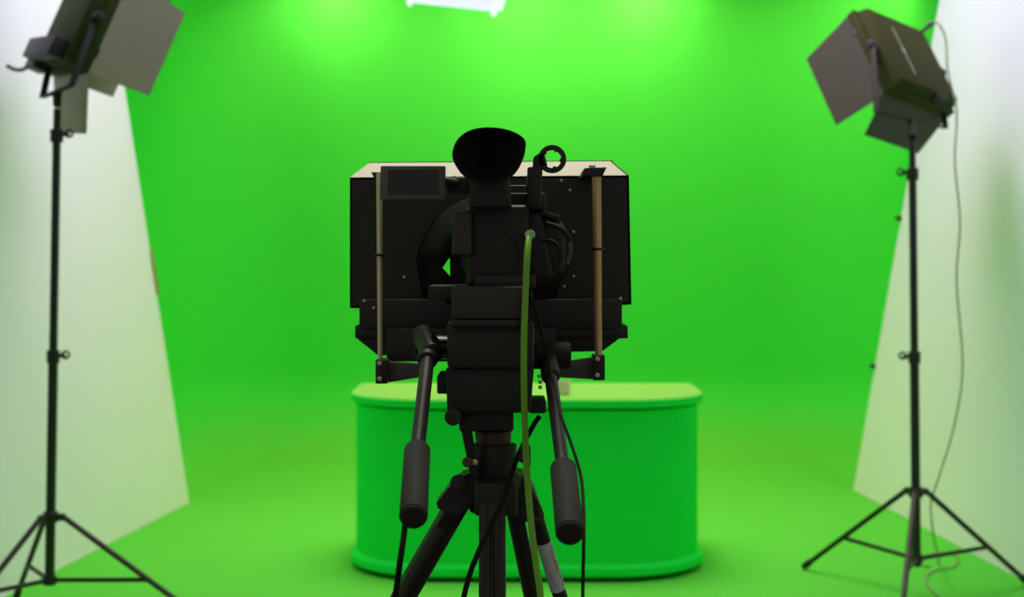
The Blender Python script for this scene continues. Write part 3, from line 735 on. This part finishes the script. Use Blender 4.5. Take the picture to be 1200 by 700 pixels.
tag(dg.build('cable_connector', m_black), 'small black connector hanging right of the tripod bowl', 'connector')
bk = MB(); bk.path([P(617, 568, 2.44), P(624, 578, 2.44), P(630, 588, 2.44), P(635, 600, 2.44), P(636, 607, 2.44), P(631, 609, 2.44), P(625, 606, 2.44)], .0022)
tag(bk.build('carabiner_hook', m_ring), 'thin dark wire hook hanging at the right tripod shoulder', 'hook')

# ------------------------------------------------------------------ lights
def area(name, loc, target, sx, sy, power, col=(1, 1, 1), spread=180):
    l = bpy.data.lights.new(name, 'AREA'); l.shape = 'RECTANGLE'; l.size = sx; l.size_y = sy; l.energy = power; l.color = col; l.spread = math.radians(spread)
    o = bpy.data.objects.new(name, l); COL.objects.link(o); o.location = loc
    o.rotation_euler = (Vector(target) - Vector(loc)).to_track_quat('-Z', 'Y').to_euler(); return o
COOL = (0.80, 0.72, 1.0); WARM = (1.0, 0.58, 0.42); WASH = (1.0, 0.42, 0.32)
for x, y, p in ((-1.33, 11.1, 11), (0.07, 11.0, 10), (0.99, 11.1, 11), (2.15, 10.5, 13)):
    area('wall_wash_lamp', (x, y, 3.70), (x + (0 if x < 2 else .35), y + .35, 2.9), .16, .10, p, WASH, 130)
for x in (-0.75, 0.1, 1.2):
    area('background_lamp', (x, 10.2, 4.2), (x, 11.5, 2.4), 0.5, .3, 15, WASH, 150)
area('overhead_area', (0.0, 7.6, 4.35), (0.0, 7.7, 0), 3.0, 2.2, 56, WARM, 90)
area('overhead_area', (0.0, 9.9, 4.35), (0.0, 10.2, 0), 3.0, 0.8, 22, (1.0, .75, .5), 110)
area('overhead_area', (-0.5, 6.5, 4.3), (-2.3, 6.6, 2.6), 2.6, .7, 58, COOL, 140)
area('overhead_area', (0.5, 6.5, 4.3), (2.4, 6.6, 2.6), 2.6, .7, 66, COOL, 140)
area('overhead_area', (0.0, 3.4, 4.35), (0.0, 3.1, 0), 1.0, 1.0, 28, (1.0, 0.95, 0.82), 100)  # unseen lamp added above the rig to brighten the hood top

w = bpy.data.worlds.new('World'); S.world = w; w.use_nodes = True
w.node_tree.nodes['Background'].inputs['Color'].default_value = (1.0, 0.96, 0.86, 1)
w.node_tree.nodes['Background'].inputs['Strength'].default_value = 0.22

# ------------------------------------------------------------------ camera
cd = bpy.data.cameras.new('camera'); co = bpy.data.objects.new('camera', cd); COL.objects.link(co)
co.location = (0, 0, H); co.rotation_euler = (math.pi/2, 0, 0)
cd.sensor_width = 36; cd.lens = 36*F/1200; cd.shift_y = -(350 - HY)/1200
cd.dof.use_dof = True; cd.dof.focus_distance = 2.42; cd.dof.aperture_fstop = 5.0
S.camera = co
S.view_settings.view_transform = 'Standard'; S.view_settings.look = 'None'; S.view_settings.gamma = 1
S.view_settings.use_curve_mapping = False; S.view_settings.exposure = 0.0
S.cycles.max_bounces = 12; S.cycles.diffuse_bounces = 8
